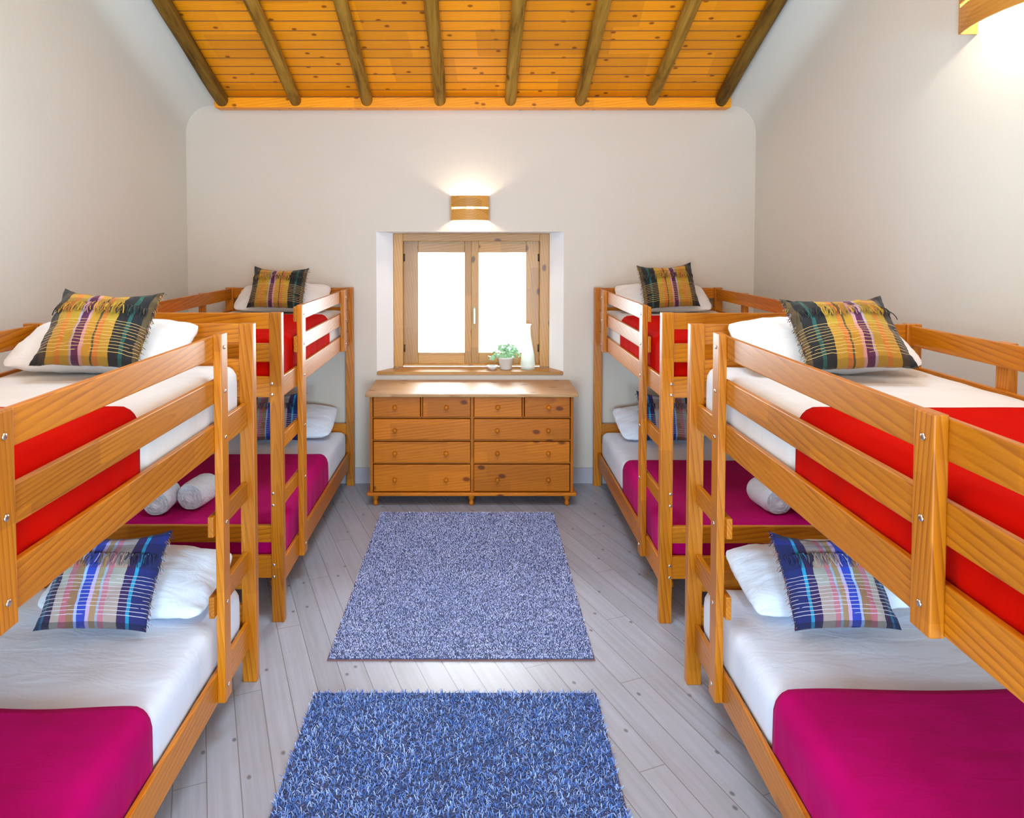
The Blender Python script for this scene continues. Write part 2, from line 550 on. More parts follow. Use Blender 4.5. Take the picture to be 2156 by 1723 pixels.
# floor
bm = bmesh.new()
bm_box(bm, XL - 0.3, XR + 0.3, YF - 0.2, YB + 0.25, -0.1, 0)
struct(from_bm('floor', bm, FLOOR), 'worn whitewashed plank floor laid diagonally')

# back wall with a splayed window niche
W0, W1, WZ0, WZ1 = -0.803, 0.681, 0.893, 2.009      # opening in the wall face
F0, F1, FZ0, FZ1 = -0.690, 0.585, 0.893, 1.998      # opening at the window frame
YW = 5.735
bm = bmesh.new()


def quad(bm, *pts):
    bm.faces.new([bm.verts.new(p) for p in pts])


ztop = 3.3
xa, xb = XL - 0.2, XR + 0.2
nx = 1
quad(bm, (xa, YB, -0.05), (W0, YB, -0.05), (W0, YB, ztop), (xa, YB, ztop))
quad(bm, (W1, YB, -0.05), (xb, YB, -0.05), (xb, YB, ztop), (W1, YB, ztop))
quad(bm, (W0, YB, -0.05), (W1, YB, -0.05), (W1, YB, WZ0), (W0, YB, WZ0))
quad(bm, (W0, YB, WZ1), (W1, YB, WZ1), (W1, YB, ztop), (W0, YB, ztop))
yo = 6.0
# outer skin so the wall has its thickness
quad(bm, (xa, yo, -0.05), (F0, yo, -0.05), (F0, yo, ztop), (xa, yo, ztop))
quad(bm, (F1, yo, -0.05), (xb, yo, -0.05), (xb, yo, ztop), (F1, yo, ztop))
quad(bm, (F0, yo, -0.05), (F1, yo, -0.05), (F1, yo, FZ0), (F0, yo, FZ0))
quad(bm, (F0, yo, FZ1), (F1, yo, FZ1), (F1, yo, ztop), (F0, yo, ztop))
bmesh.ops.recalc_face_normals(bm, faces=bm.faces)
wb = struct(from_bm('wall_back', bm, WALLB), 'cream plastered end wall around the small window')
# reveal
bm = bmesh.new()
for (a0, a1), (b0, b1) in ((((W0, WZ0), (W0, WZ1)), ((F0, FZ0), (F0, FZ1))),
                           (((W1, WZ0), (W1, WZ1)), ((F1, FZ0), (F1, FZ1))),
                           (((W0, WZ1), (W1, WZ1)), ((F0, FZ1), (F1, FZ1))),
                           (((W0, WZ0), (W1, WZ0)), ((F0, FZ0), (F1, FZ0)))):
    quad(bm, (a0[0], YB, a0[1]), (a1[0], YB, a1[1]), (b1[0], YW, b1[1]), (b0[0], YW, b0[1]))
    quad(bm, (b0[0], YW, b0[1]), (b1[0], YW, b1[1]), (b1[0], yo, b1[1]), (b0[0], yo, b0[1]))
rv = from_bm('reveal', bm, REVEAL, wb)

# side walls: upright, with a plastered strip closing the gap beside the outer rafters
for nm, xw, xc, lab in (('wall_left', XL, -2.030, 'cream plastered wall behind the left bunk beds'),
                        ('wall_right', XR, 1.952, 'cream plastered wall behind the right bunk beds')):
    ys = list(np.linspace(YF, RIDGE, 12)) + list(np.linspace(RIDGE, YB + 0.02, 16))[1:]
    vs, fs = [], []
    sg = 1 if xc > xw else -1
    for y in ys:
        zc = zceil(y) - 0.030
        pr = [(xw, -0.02), (xw, 1.0), (xw, 2.0), (xw, zc - 0.22)]
        for k in range(1, 7):
            a = math.pi / 2 * k / 6
            pr.append((xw + sg * 0.19 * (1 - math.cos(a)), zc - 0.22 + 0.22 * math.sin(a)))
        pr += [(xc, zc), (xc, zc + 0.05)]
        NT_ = len(pr)
        vs += [(x, y, z) for x, z in pr]
    for i in range(len(ys) - 1):
        for k in range(NT_ - 1):
            fs.append((i * NT_ + k, i * NT_ + k + 1, (i + 1) * NT_ + k + 1, (i + 1) * NT_ + k))
    struct(obj(nm, vs, fs, WALL, smooth=True), lab)

# front wall, behind the camera, with two openings made for the added rear fill
bm = bmesh.new()
xs = [XL - 0.2, -1.6, -0.6, 0.6, 1.6, XR + 0.2]
for i in range(5):
    if i in (1, 3):
        quad(bm, (xs[i], YF, 0), (xs[i + 1], YF, 0), (xs[i + 1], YF, 0.15), (xs[i], YF, 0.15))
        quad(bm, (xs[i], YF, 1.90), (xs[i + 1], YF, 1.90), (xs[i + 1], YF, 3.3), (xs[i], YF, 3.3))
    else:
        quad(bm, (xs[i], YF, 0), (xs[i + 1], YF, 0), (xs[i + 1], YF, 3.3), (xs[i], YF, 3.3))
struct(from_bm('wall_front', bm, WALL), 'plastered wall behind the viewer')

# ceiling: tongue and groove planks, running across the room
ang = math.atan(SL)
pl = 0.098
vs, fs, gm = [], [], []


def plank(y0, y1, x0=-2.42, x1=2.32, t=0.02, g=0.0022):
    dz = 0.009
    a = [(y0 + g, 0), (y0 + g + 0.004, -0), (y1 - g - 0.004, 0), (y1 - g, 0)]
    b = len(vs)
    pr = [(y0, dz), (y0 + g, dz), (y0 + g + 0.003, 0), (y1 - g - 0.003, 0), (y1 - g, dz), (y1, dz)]
    for x in (x0, x1):
        for y, d in pr:
            vs.append((x, y, zceil(y) + d))
    for k in range(5):
        fs.append((b + k, b + k + 1, b + 6 + k + 1, b + 6 + k))
        gm.append(0 if k == 2 else 1)


y = 5.60
dy = pl * math.cos(ang)
SK = (-0.60, 0.60, 2.02, 3.18)          # opening for the added roof window
while y > RIDGE:
    ya_ = max(y - dy, RIDGE)
    if ya_ < SK[3] and y > SK[2]:
        plank(ya_, y, -2.42, SK[0]); plank(ya_, y, SK[1], 2.32)
    else:
        plank(ya_, y)
    y -= dy
y = RIDGE
while y > YF:
    plank(y - dy, y); y -= dy
ceil = obj('ceiling', vs, fs, CEILW)
ceil.data.materials.append(plain('groove_shade', (0.30, 0.095, 0.006), 0.8))
ceil.data.polygons.foreach_set('material_index', gm)
struct(ceil, 'orange pine plank ceiling rising from the far wall')

sk = bpy.data.objects.new('added_roof_window', None); COL.objects.link(sk)
sk.location = (0, 2.6, zceil(2.6)); sk.rotation_euler = (-ang, 0, 0)
struct(sk, 'unseen roof window added above the aisle for light')
hl = 0.62 / math.cos(ang) * 1.02
for bx, g in (((-0.625, -0.600, -hl, hl, -0.02, 0.24), 'Y'), ((0.600, 0.625, -hl, hl, -0.02, 0.24), 'Y'),
              ((-0.600, 0.600, -hl, -hl + 0.025, -0.02, 0.24), 'X'), ((-0.600, 0.600, hl - 0.025, hl, -0.02, 0.24), 'X')):
    board('window_frame', bx, g, SILLW, sk, 0.002)

# wall plate beam at the foot of the rafters
pb = board('trim_1', (-2.026, 1.949, 5.455, 5.575, 2.962, 3.040), 'X', CEILW, bev=0.006)
struct(pb, 'pine beam along the top of the far wall')
pb2 = board('gap_shadow_strip', (-2.04, 1.96, 5.50, 5.575, 3.040, 3.10), 'X', plain('gap_shadow', (0.22, 0.10, 0.03), 0.8), bev=0.002)  # strip coloured dark in place of the shadowed gap above the beam
struct(pb2, 'strip coloured as the shadow gap between beam and ceiling planks')

# rafters: peeled poles
RX = [-1.963, -1.401, -0.853, -0.295, 0.252, 0.789, 1.336, 1.876]
ORD = ['leftmost', 'second from the left', 'third from the left', 'left of the two middle', 'right of the two middle',
       'third from the right', 'second from the right', 'rightmost']
LK = ['dark knotty round pole rafter against the left wall, leftmost of eight',
      'slim round pole rafter second from the left under the plank ceiling',
      'round pole rafter third from the left under the plank ceiling',
      'pale round pole rafter just left of the wall lamp, left of the middle pair',
      'pale round pole rafter just right of the wall lamp, right of the middle pair',
      'round pole rafter third from the right under the plank ceiling',
      'round pole rafter second from the right under the plank ceiling',
      'dark ragged round pole rafter against the right wall, rightmost of eight']
for i, x in enumerate(RX):
    random.seed(50 + i)
    r0 = 0.052 if i in (0, 7) else 0.047
    L = (5.50 - (3.22 if i in (3, 4) else RIDGE) + 0.03) / math.cos(ang)
    n, m = 18, 40
    vs, fs = [], []
    bend = [random.uniform(-1, 1) * 0.010 for _ in range(4)]
    for k in range(m + 1):
        t = k / m
        rr = r0 * (1 + 0.06 * noise.noise((i * 7.1, t * 6, 0)))
        if k == 0:
            rr *= 0.62
        if k == 1:
            rr *= 0.92
        tt = t if k != 1 else 0.006
        oy = sum(bend[q] * math.sin((q + 1) * math.pi * t) for q in range(4))
        for j in range(n):
            a = 2 * math.pi * j / n
            q = rr * (1 + 0.07 * noise.noise((math.cos(a) * 1.2 + i * 3, math.sin(a) * 1.2, t * 9)))
            vs.append((tt * L, oy + q * math.cos(a), q * math.sin(a)))
    for k in range(m):
        for j in range(n):
            fs.append((k * n + j, (k + 1) * n + j, (k + 1) * n + (j + 1) % n, k * n + (j + 1) % n))
    fs.append(tuple(range(n)))
    o = obj('rafter', vs, fs, LOGD if i in (0, 7) else LOG, smooth=True)
    # local X runs up the slope, toward the viewer
    d = Vector((0, -math.cos(ang), math.sin(ang)))
    s = Vector((1, 0, 0))
    u = d.cross(s)
    mt = Matrix((d, s, u)).transposed().to_4x4()
    yb = 5.50
    mt.translation = Vector((x, yb, zceil(yb) - 0.050 / math.cos(ang)))
    o.matrix_world = mt
    tag(o, LK[i], 'rafter', 'round pole rafters')

# skirting
for nm, bx, lab in (('baseboard_back', (XL, XR, YB - 0.018, YB, 0, 0.125), 'grey tile skirting along the far wall'),
                    ('baseboard_left', (XL, XL + 0.018, YF, YB - 0.02, 0, 0.125), 'grey tile skirting along the left wall'),
                    ('baseboard_right', (XR - 0.018, XR, YF, YB - 0.02, 0, 0.125), 'grey tile skirting along the right wall')):
    M_ = board(nm, bx, 'X' if 'back' in nm else 'Y', TILE, bev=0.003)
    struct(M_, lab)

# ------------------------------------------------------------------ window
win = empty('window_1', (-0.05, YW, FZ0), None, None) if False else bpy.data.objects.new('window_1', None)
if win.name not in COL.objects:
    COL.objects.link(win)
win.location = (-0.05, YW, FZ0)
struct(win, 'small two-leaf pine window set in a glare-whitened niche')
wo = tuple(win.location)
fy0, fy1 = YW + 0.005, YW + 0.125
fr_w = 0.078
for bx, g in (((F0 + 0.001, F0 + 0.001 + fr_w, fy0, fy1, FZ0 + 0.012, FZ1 - 0.001), 'Z'),
              ((F1 - 0.001 - fr_w, F1 - 0.001, fy0, fy1, FZ0 + 0.012, FZ1 - 0.001), 'Z'),
              ((F0 + 0.001 + fr_w, F1 - 0.001 - fr_w, fy0, fy1, FZ1 - 0.001 - 0.062, FZ1 - 0.001), 'X'),
              ((F0 + 0.001 + fr_w, F1 - 0.001 - fr_w, fy0 + 0.04, fy1, FZ0 + 0.012, FZ0 + 0.03), 'X')):
    board('window_frame', bx, g, SILLW, win, 0.004, wo)
sy0, sy1 = YW + 0.070, YW + 0.110
sx0, sx1 = F0 + 0.001 + fr_w, F1 - 0.001 - fr_w
xm = -0.052
sz0, sz1 = FZ0 + 0.026, FZ1 - 0.060
for (a, b, pa, pb_) in ((sx0 - 0.004, xm, -0.492, -0.108), (xm, sx1 + 0.004, 0.008, 0.398)):
    pz0, pz1 = 1.012, 1.842
    sroot = bpy.data.objects.new('window_sash', None); COL.objects.link(sroot)
    sroot.parent = win; sroot.location = ((a + b) / 2 - wo[0], sy0 - wo[1], sz0 - wo[2])
    so = ((a + b) / 2, sy0, sz0)
    for nm, bx, g in (('sash_stile', (a, pa, sy0, sy1, sz0, sz1), 'Z'), ('sash_stile', (pb_, b, sy0, sy1, sz0, sz1), 'Z'),
                      ('sash_rail', (pa, pb_, sy0, sy1, sz0, pz0), 'X'), ('sash_rail', (pa, pb_, sy0, sy1, pz1, sz1), 'X')):
        board(nm, bx, g, SILLW, sroot, 0.003, so)
    bm = bmesh.new()
    bm_box(bm, pa - so[0], pb_ - so[0], 0.018, 0.022, pz0 - so[2], pz1 - so[2])
    from_bm('pane', bm, GLASS, sroot)
bm = bmesh.new()
bm_box(bm, -0.010, 0.010, -0.008, 0.0, -0.06, 0.06, 0.003)
bm_box(bm, -0.008, 0.008, -0.035, -0.008, 0.035, 0.05, 0.002)
bm_box(bm, -0.009, 0.009, -0.045, -0.033, -0.075, 0.055, 0.003)
h = from_bm('window_handle', bm, HANDLE, win, (-0.028 - wo[0], sy0 - wo[1], 1.33 - wo[2])); h['label'] = 'grey window handle'
for zz in (1.05, 1.80):
    for xx in (sx0 + 0.004, sx1 - 0.004):
        v_, f_ = lathe([(0.007, -0.03), (0.007, 0.03)], 10)
        obj('hinge', v_, f_, DARKIR, win, (xx - wo[0], sy0 - 0.004 - wo[1], zz - wo[2]), None, True)
sill = board('window_sill', (W0 + 0.002, W1 - 0.002, YB - 0.012, YW + 0.05, WZ0 - 0.022, WZ0 + 0.006), 'X', SILLW, win, 0.004, wo)
SILLZ = WZ0 + 0.006

# ------------------------------------------------------------------ wall lamps


def sconce(loc, rotz, label, power, w=0.146, dp=0.125, ht=0.19, slot=0.016):
    """bowed wooden shade in two bands with a lit slot; wall at local y = 0, room towards -y"""
    root = empty('wall_lamp', loc, label, 'lamp', 'wooden wall lamps', (0, 0, rotz))
    prof = []
    for k in range(25):
        t = k / 24
        x = -w + 2 * w * t
        prof.append((x, -dp + 0.050 * (2 * t - 1) ** 2))
    for nm, z0, z1 in (('upper_band', slot / 2, ht / 2), ('lower_band', -ht / 2, -slot / 2)):
        vs, fs = [], []
        for th in (0, 0.006):
            for z in (z0, z1):
                for x, y_ in prof:
                    vs.append((x, y_ + th, z))
        n = len(prof)
        for k in range(n - 1):
            fs.append((k, k + 1, n + k + 1, n + k))
            fs.append((2 * n + k + 1, 2 * n + k, 3 * n + k, 3 * n + k + 1))
            fs.append((k + 1, k, 2 * n + k, 2 * n + k + 1))
            fs.append((n + k, n + k + 1, 3 * n + k + 1, 3 * n + k))
        fs.append((0, n, 3 * n, 2 * n)); fs.append((n - 1, 3 * n - 1, 4 * n - 1, 2 * n - 1))
        obj(nm, vs, fs, LAMPW, root)
    for sx in (-1, 1):
        board('side_cheek', (sx * w - 0.004, sx * w + 0.004, -dp + 0.05, 0, -ht / 2, ht / 2), 'Z', LAMPW, root, 0.001)
    vs, fs = lathe([(0.004, -0.032), (0.016, -0.024), (0.024, 0), (0.016, 0.024), (0.004, 0.032)], 16)
    obj('bulb', vs, fs, BULB, root, (0, -0.05, 0), (0, R(90), 0), True)
    l = point('lamp_light', (0, 0, 0), power, (1.0, 0.92, 0.78), 0.025)
    l.parent = root; l.location = (0, -0.062, 0)
    return root


sconce((-0.061, YB, 2.192), 0, 'bowed wooden wall lamp glowing above the window', 22)
sconce((XR, 2.84, 2.950), R(-90), 'bowed wooden wall lamp high on the right wall', 50, 0.28, 0.13, 0.24, 0.018)

# ------------------------------------------------------------------ bunk beds
TOP = 1.57
EB = [(1.487, 1.568), (1.322, 1.415), (1.144, 1.248), (0.406, 0.492), (0.224, 0.337)]


def bunk(s, XA, W, Y0, Y1, lad, bat, rungs, label, ladder_far):
    o = (XA, (Y0 + Y1) / 2, 0)
    root = empty('bunk_bed', o, label, 'bunk bed', 'pine bunk beds')
    X = lambda d: XA + s * d

    def bd(name, d0, d1, y0, y1, z0, z1, g):
        return board(name, (X(d0), X(d1), y0, y1, z0, z1), g, PINE, root, 0.0035, o)
    for d0, d1 in ((0, 0.062), (W - 0.062, W)):
        bd('post', d0, d1, Y0, Y0 + 0.042, 0, TOP, 'Z')
        bd('post', d0, d1, Y1 - 0.042, Y1, 0, TOP, 'Z')
    for z0, z1 in EB:
        bd('end_board', 0.062, W - 0.062, Y0 + 0.008, Y0 + 0.032, z0, z1, 'X')
        bd('end_board', 0.062, W - 0.062, Y1 - 0.032, Y1 - 0.008, z0, z1, 'X')
    ya, yb = Y0 + 0.042, Y1 - 0.042
    g0, g1 = (ya, lad[1] + 0.004) if ladder_far else (lad[0] - 0.004, yb)
    for z0, z1 in ((1.478, 1.563), (1.308, 1.396)):
        bd('guard_rail', 0.031, 0.049, g0, g1, z0, z1, 'Y')
    bd('side_rail', 0.031, 0.049, ya, yb, 1.122, 1.228, 'Y')
    bd('side_rail', 0.031, 0.049, ya, yb, 0.150, 0.270, 'Y')
    for z0, z1 in ((1.478, 1.563), (1.308, 1.396)):
        bd('guard_rail', W - 0.049, W - 0.031, ya, yb, z0, z1, 'Y')
    bd('side_rail', W - 0.049, W - 0.031, ya, yb, 1.122, 1.228, 'Y')
    bd('side_rail', W - 0.049, W - 0.031, ya, yb, 0.150, 0.270, 'Y')
    bd('batten', 0, 0.031, bat[0], bat[1], 1.118, 1.572, 'Z')
    for q in (0.25, 0.72):
        yy = Y0 + (Y1 - Y0) * q
        bd('batten', W - 0.031, W, yy, yy + 0.065, 1.122, 1.563, 'Z')
    bd('ladder_post', 0, 0.031, lad[0], lad[1], 0.155, 1.572, 'Z')
    for z0, z1 in rungs:
        if ladder_far:
            bd('ladder_rung', 0.031, 0.052, lad[0] - 0.022, yb, z0, z1, 'Y')
        else:
            bd('ladder_rung', 0.031, 0.052, ya, lad[1] + 0.022, z0, z1, 'Y')
    for zt in (1.140, 0.196):
        bm = bmesh.new()
        nsl = 13
        for k in range(nsl):
            yy = ya + 0.05 + (yb - ya - 0.16) * k / (nsl - 1)
            bm_box(bm, min(X(0.054), X(W - 0.054)) - o[0], max(X(0.054), X(W - 0.054)) - o[0], yy - o[1], yy + 0.07 - o[1], zt, zt + 0.02, 0.002)
        for d0, d1 in ((0.054, 0.080), (W - 0.080, W - 0.054)):
            bm_box(bm, min(X(d0), X(d1)) - o[0], max(X(d0), X(d1)) - o[0], ya - o[1], yb - o[1], zt - 0.03, zt, 0.002)
        from_bm('slat_base', bm, PINE, root)
    bx = X(0)
    for z in (1.52, 1.352, 1.175):
        bolt(root, (bx, (bat[0] + bat[1]) / 2, z), o, 'X', -s)
        bolt(root, (bx, (lad[0] + lad[1]) / 2, z), o, 'X', -s)
    for z in (rungs[0][0] + 0.04, rungs[1][0] + 0.04, 0.21):
        bolt(root, (bx, (lad[0] + lad[1]) / 2, z), o, 'X', -s)
    for z in (1.215, 1.160, 0.66, 0.60, 0.295, 0.235):
        bolt(root, (X(0.05), Y0, z), o, 'Y')
    return root


GEO = {
    'NL': dict(s=-1, XA=-0.9635, W=0.985, Y0=0.985, Y1=3.046, lad=(2.630, 2.697), bat=(1.385, 1.450),
               rungs=[(0.806, 0.884), (0.495, 0.578)], ladder_far=True,
               label='pine bunk bed nearest on the left, its ladder at the far end'),
    'FL': dict(s=-1, XA=-0.9776, W=1.000, Y0=3.490, Y1=5.545, lad=(3.905, 3.985), bat=(5.150, 5.236),
               rungs=[(0.850, 0.925), (0.555, 0.628)], ladder_far=False,
               label='pine bunk bed in the far left corner, left of the chest of drawers'),
    'NR': dict(s=1, XA=0.9059, W=0.985, Y0=0.965, Y1=3.025, lad=(2.630, 2.700), bat=(1.385, 1.450),
               rungs=[(0.800, 0.878), (0.490, 0.578)], ladder_far=True,
               label='pine bunk bed nearest on the right, under the high wall lamp'),
    'FR': dict(s=1, XA=0.9139, W=1.000, Y0=3.478, Y1=5.535, lad=(3.895, 3.970), bat=(5.120, 5.200),
               rungs=[(0.850, 0.925), (0.555, 0.628)], ladder_far=False,
               label='pine bunk bed in the far right corner, right of the chest of drawers'),
}
BUNKS = {k: bunk(**g) for k, g in GEO.items()}

# ------------------------------------------------------------------ bedding
MATT = {}
BLANK = {}


def rbox(x0, x1, y0, y1, z0, z1, r, step=0.03, keep=None, disp=None):
    """rounded box skin from a gridded cube; keep(p) drops faces, disp(p, n) moves points"""
    nx = max(2, int((x1 - x0) / step)); ny = max(2, int((y1 - y0) / step)); nz = max(4, int((z1 - z0) / step))
    bm = bmesh.new()
    idx, base = {}, {}

    def V(i, j, k):
        if (i, j, k) not in idx:
            p = Vector((x0 + (x1 - x0) * i / nx, y0 + (y1 - y0) * j / ny, z0 + (z1 - z0) * k / nz))
            rr = min(r, (z1 - z0) / 2 - 0.002)
            c = Vector((min(max(p.x, x0 + rr), x1 - rr), min(max(p.y, y0 + rr), y1 - rr), min(max(p.z, z0 + rr), z1 - rr)))
            n = (p - c)
            n = n.normalized() if n.length > 1e-9 else Vector((0, 0, 1))
            q = c + n * rr
            base[(i, j, k)] = q.copy()
            if disp:
                q = q + disp(q, n)
            idx[(i, j, k)] = bm.verts.new(q)
        return idx[(i, j, k)]

    def F(a, b, c, d):
        vs = [V(*a), V(*b), V(*c), V(*d)]
        ctr = (base[a] + base[b] + base[c] + base[d]) / 4
        if keep is None or keep(ctr):
            bm.faces.new(vs)
    for i in range(nx):
        for j in range(ny):
            F((i, j, nz), (i + 1, j, nz), (i + 1, j + 1, nz), (i, j + 1, nz))
            F((i, j, 0), (i, j + 1, 0), (i + 1, j + 1, 0), (i + 1, j, 0))
    for i in range(nx):
        for k in range(nz):
            F((i, 0, k), (i + 1, 0, k), (i + 1, 0, k + 1), (i, 0, k + 1))
            F((i, ny, k), (i, ny, k + 1), (i + 1, ny, k + 1), (i + 1, ny, k))
    for j in range(ny):
        for k in range(nz):
            F((0, j, k), (0, j, k + 1), (0, j + 1, k + 1), (0, j + 1, k))
            F((nx, j, k), (nx, j + 1, k), (nx, j + 1, k + 1), (nx, j, k + 1))
    loose = [v for v in bm.verts if not v.link_faces]
    bmesh.ops.delete(bm, geom=loose, context='VERTS')
    return bm


def center(bm, c):
    bmesh.ops.translate(bm, verts=bm.verts, vec=(-c[0], -c[1], -c[2]))
    return bm


WHERE = {'NL': 'the nearest left bunk', 'FL': 'the far left bunk', 'NR': 'the nearest right bunk', 'FR': 'the far right bunk'}
ZT = {'u': 1.400, 'l': 0.445}
ZB = {'u': 1.165, 'l': 0.222}
TIER = {'u': 'upper', 'l': 'lower'}


def bedding(key, tier, yedge):
    g = GEO[key]
    s, XA, W = g['s'], g['XA'], g['W']
    a, b = XA + s * 0.057, XA + s * (W - 0.057)
    x0, x1 = min(a, b), max(a, b)
    y0, y1 = g['Y0'] + 0.066, g['Y1'] - 0.046
    z0, z1 = ZB[tier], ZT[tier] - 0.012
    sd = {'NL': 1, 'FL': 2, 'NR': 3, 'FR': 4}[key] * 3.7 + (9 if tier == 'u' else 0)

    def d1(q, n):
        w = noise.noise((q.x * 2.6 + sd, q.y * 3.4, q.z * 2))
        w2 = noise.noise((q.x * 3.0 + sd, q.y * 11, 3.0))
        kt = 0.006 * w + 0.003 * w2 + 0.008
        k = 0.003 * w
        if q.y < yedge + 0.02:
            k -= 0.014; kt -= 0.012
        return Vector((n.x * k, n.y * 0.004 * w, max(0, n.z) * kt))
    c = ((x0 + x1) / 2, (y0 + y1) / 2, z0)
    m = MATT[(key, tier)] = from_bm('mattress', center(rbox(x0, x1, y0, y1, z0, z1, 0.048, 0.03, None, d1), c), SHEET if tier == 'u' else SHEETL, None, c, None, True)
    tag(m, 'mattress in a white sheet on the %s tier of %s' % (TIER[tier], WHERE[key]), 'mattress', 'white sheeted mattresses')
    # blanket over the foot half
    e = 0.012

    def d2(q, n):
        w = noise.noise((q.x * 2.3 + sd, q.y * 2.8, q.z * 2 + 5))
        kt = 0.007 * w + 0.003 * noise.noise((q.x * 5, q.y * 16 + sd, 1)) + 0.020
        dr = min(1.0, max(0.0, (z1 - q.z) / 0.12))
        along = q.y if abs(n.x) > abs(n.y) else q.x
        gth = math.sin(along * 46 + 4 * noise.noise((along * 5, sd, q.z * 2))) * (0.5 + 0.5 * noise.noise((along * 4 + 9, sd, 0)))
        k = 0.001 + 0.003 * w + 0.0036 * dr * gth
        return Vector((n.x * k, n.y * k + (0.010 * noise.noise((q.x * 3 + sd, 0, 0)) if n.y > -0.5 else 0), max(0, n.z) * kt))
    hem = z0 + 0.012

    def keep(ct):
        return ct.y < yedge and ct.z > hem
    bm = rbox(x0, x1, y0 - e, y1 + 0.05, z0 - 0.01, z1 + e, 0.054, 0.022, keep, d2)
    cb = (c[0], (y0 + yedge) / 2, z1)
    bl = from_bm('blanket', center(bm, cb), REDB if tier == 'u' else MAGB, None, cb, None, True)
    BLANK[(key, tier)] = bl
    sol = bl.modifiers.new('thickness', 'SOLIDIFY'); sol.thickness = 0.006; sol.offset = -0.2
    tag(bl, '%s fleece blanket over the foot of the %s tier of %s' % ('warm-tinted red' if tier == 'u' else 'cool-tinted red', TIER[tier], WHERE[key]), 'blanket', 'fleece bed blankets')


EDGE = {('NL', 'u'): 2.10, ('NL', 'l'): 2.15, ('NR', 'u'): 2.11, ('NR', 'l'): 2.23,
        ('FL', 'u'): 4.86, ('FL', 'l'): 4.81, ('FR', 'u'): 4.76, ('FR', 'l'): 4.66}
for (k, t), ye in EDGE.items():
    bedding(k, t, ye)


def pillow_mesh(hw, hh, th, n=26, pinch=0.06, seed=0, wr=0.006, ears=0.0, flat=2.6, slump=0.0):
    """local x = width, y = height, z = front; returns verts, faces, uvs for a closed pillow"""
    vs, uv, fs = [], [], []
    id_ = {}
    for side in (1, -1):
        for i in range(n + 1):
            for j in range(n + 1):
                u = -1 + 2 * i / n; v = -1 + 2 * j / n
                edge = i in (0, n) or j in (0, n)
                if edge and side == -1:
                    id_[(side, i, j)] = id_[(1, i, j)]
                    continue
                # denser towards the seams
                uu = math.sin(u * math.pi / 2); vv = math.sin(v * math.pi / 2)
                x = hw * uu * (1 - pinch * (1 - vv * vv)); y = hh * vv * (1 - pinch * (1 - uu * uu))
                t = th * ((1 - abs(uu) ** flat) * (1 - abs(vv) ** flat)) ** 0.62
                t *= 1 + 0.10 * noise.noise((uu * 1.5 + seed, vv * 1.5, side))
                e = (uu * uu * vv * vv) ** 3
                x *= 1 + ears * e; y *= 1 + ears * e
                z = side * t
                if not edge:
                    z += wr * noise.noise((uu * 4 + seed, vv * 4, side * 2.0)) + 0.5 * wr * noise.noise((uu * 9 + seed, vv * 9, side))
                else:
                    z += wr * 1.3 * noise.noise((uu * 3 + seed, vv * 3, 0))
                y -= slump * (1 - uu * uu) * max(0, vv) ** 2
                id_[(side, i, j)] = len(vs)
                vs.append((x, y, z)); uv.append(((uu + 1) / 2, (vv + 1) / 2))
    for side in (1, -1):
        for i in range(n):
            for j in range(n):
                q = (id_[(side, i, j)], id_[(side, i + 1, j)], id_[(side, i + 1, j + 1)], id_[(side, i, j + 1)])
                fs.append(q if side == 1 else q[::-1])
    return vs, fs, uv


def lean(tilt, yaw=0.0, roll=0.0):
    """tilt from lying flat (0) to upright (90): local y points back and up"""
    return (Matrix.Rotation(yaw, 4, 'Z') @ Matrix.Rotation(R(tilt), 4, 'X') @ Matrix.Rotation(roll, 4, 'Z'))


def world_bvh(o):
    from mathutils.bvhtree import BVHTree
    mw = o.matrix_basis
    par = o.parent
    if par is not None:
        mw = par.matrix_basis @ mw
    return BVHTree.FromPolygons([mw @ v.co for v in o.data.vertices], [tuple(p.vertices) for p in o.data.polygons])


def settle(o, others, step, most=60):
    """move o along step until its surface crosses none of the others"""
    trees = [world_bvh(q) for q in others]
    for _ in range(most):
        t = world_bvh(o)
        if not any(t.overlap(q) for q in trees):
            break
        o.matrix_basis = Matrix.Translation(step) @ o.matrix_basis


def white_pillow(key, tier, cx, cy, cz, tilt, yaw=0, roll=0, hw=0.34, hh=0.22, th=0.075):
    sd = hash_(key + tier)
    vs, fs, uv = pillow_mesh(hw, hh, th, 26, -0.01, sd, 0.010, -0.07, 2.6)
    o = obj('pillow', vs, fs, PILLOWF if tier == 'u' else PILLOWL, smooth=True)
    o.matrix_basis = Matrix.Translation((cx, cy, cz)) @ lean(tilt, R(yaw), R(roll))
    settle(o, [MATT[(key, tier)]], (0, 0, 0.004))
    settle(o, [q for q in BUNKS[key].children if q.name.startswith(('end_board', 'post'))], (0, -0.004, 0))
    PIL[(key, tier)] = o
    tag(o, 'plump white pillow at the head of the %s tier of %s' % (TIER[tier], WHERE[key]), 'pillow', 'white bed pillows')


PIL = {}


def hash_(t):
    return sum(ord(c) * (i + 3) for i, c in enumerate(t)) % 97


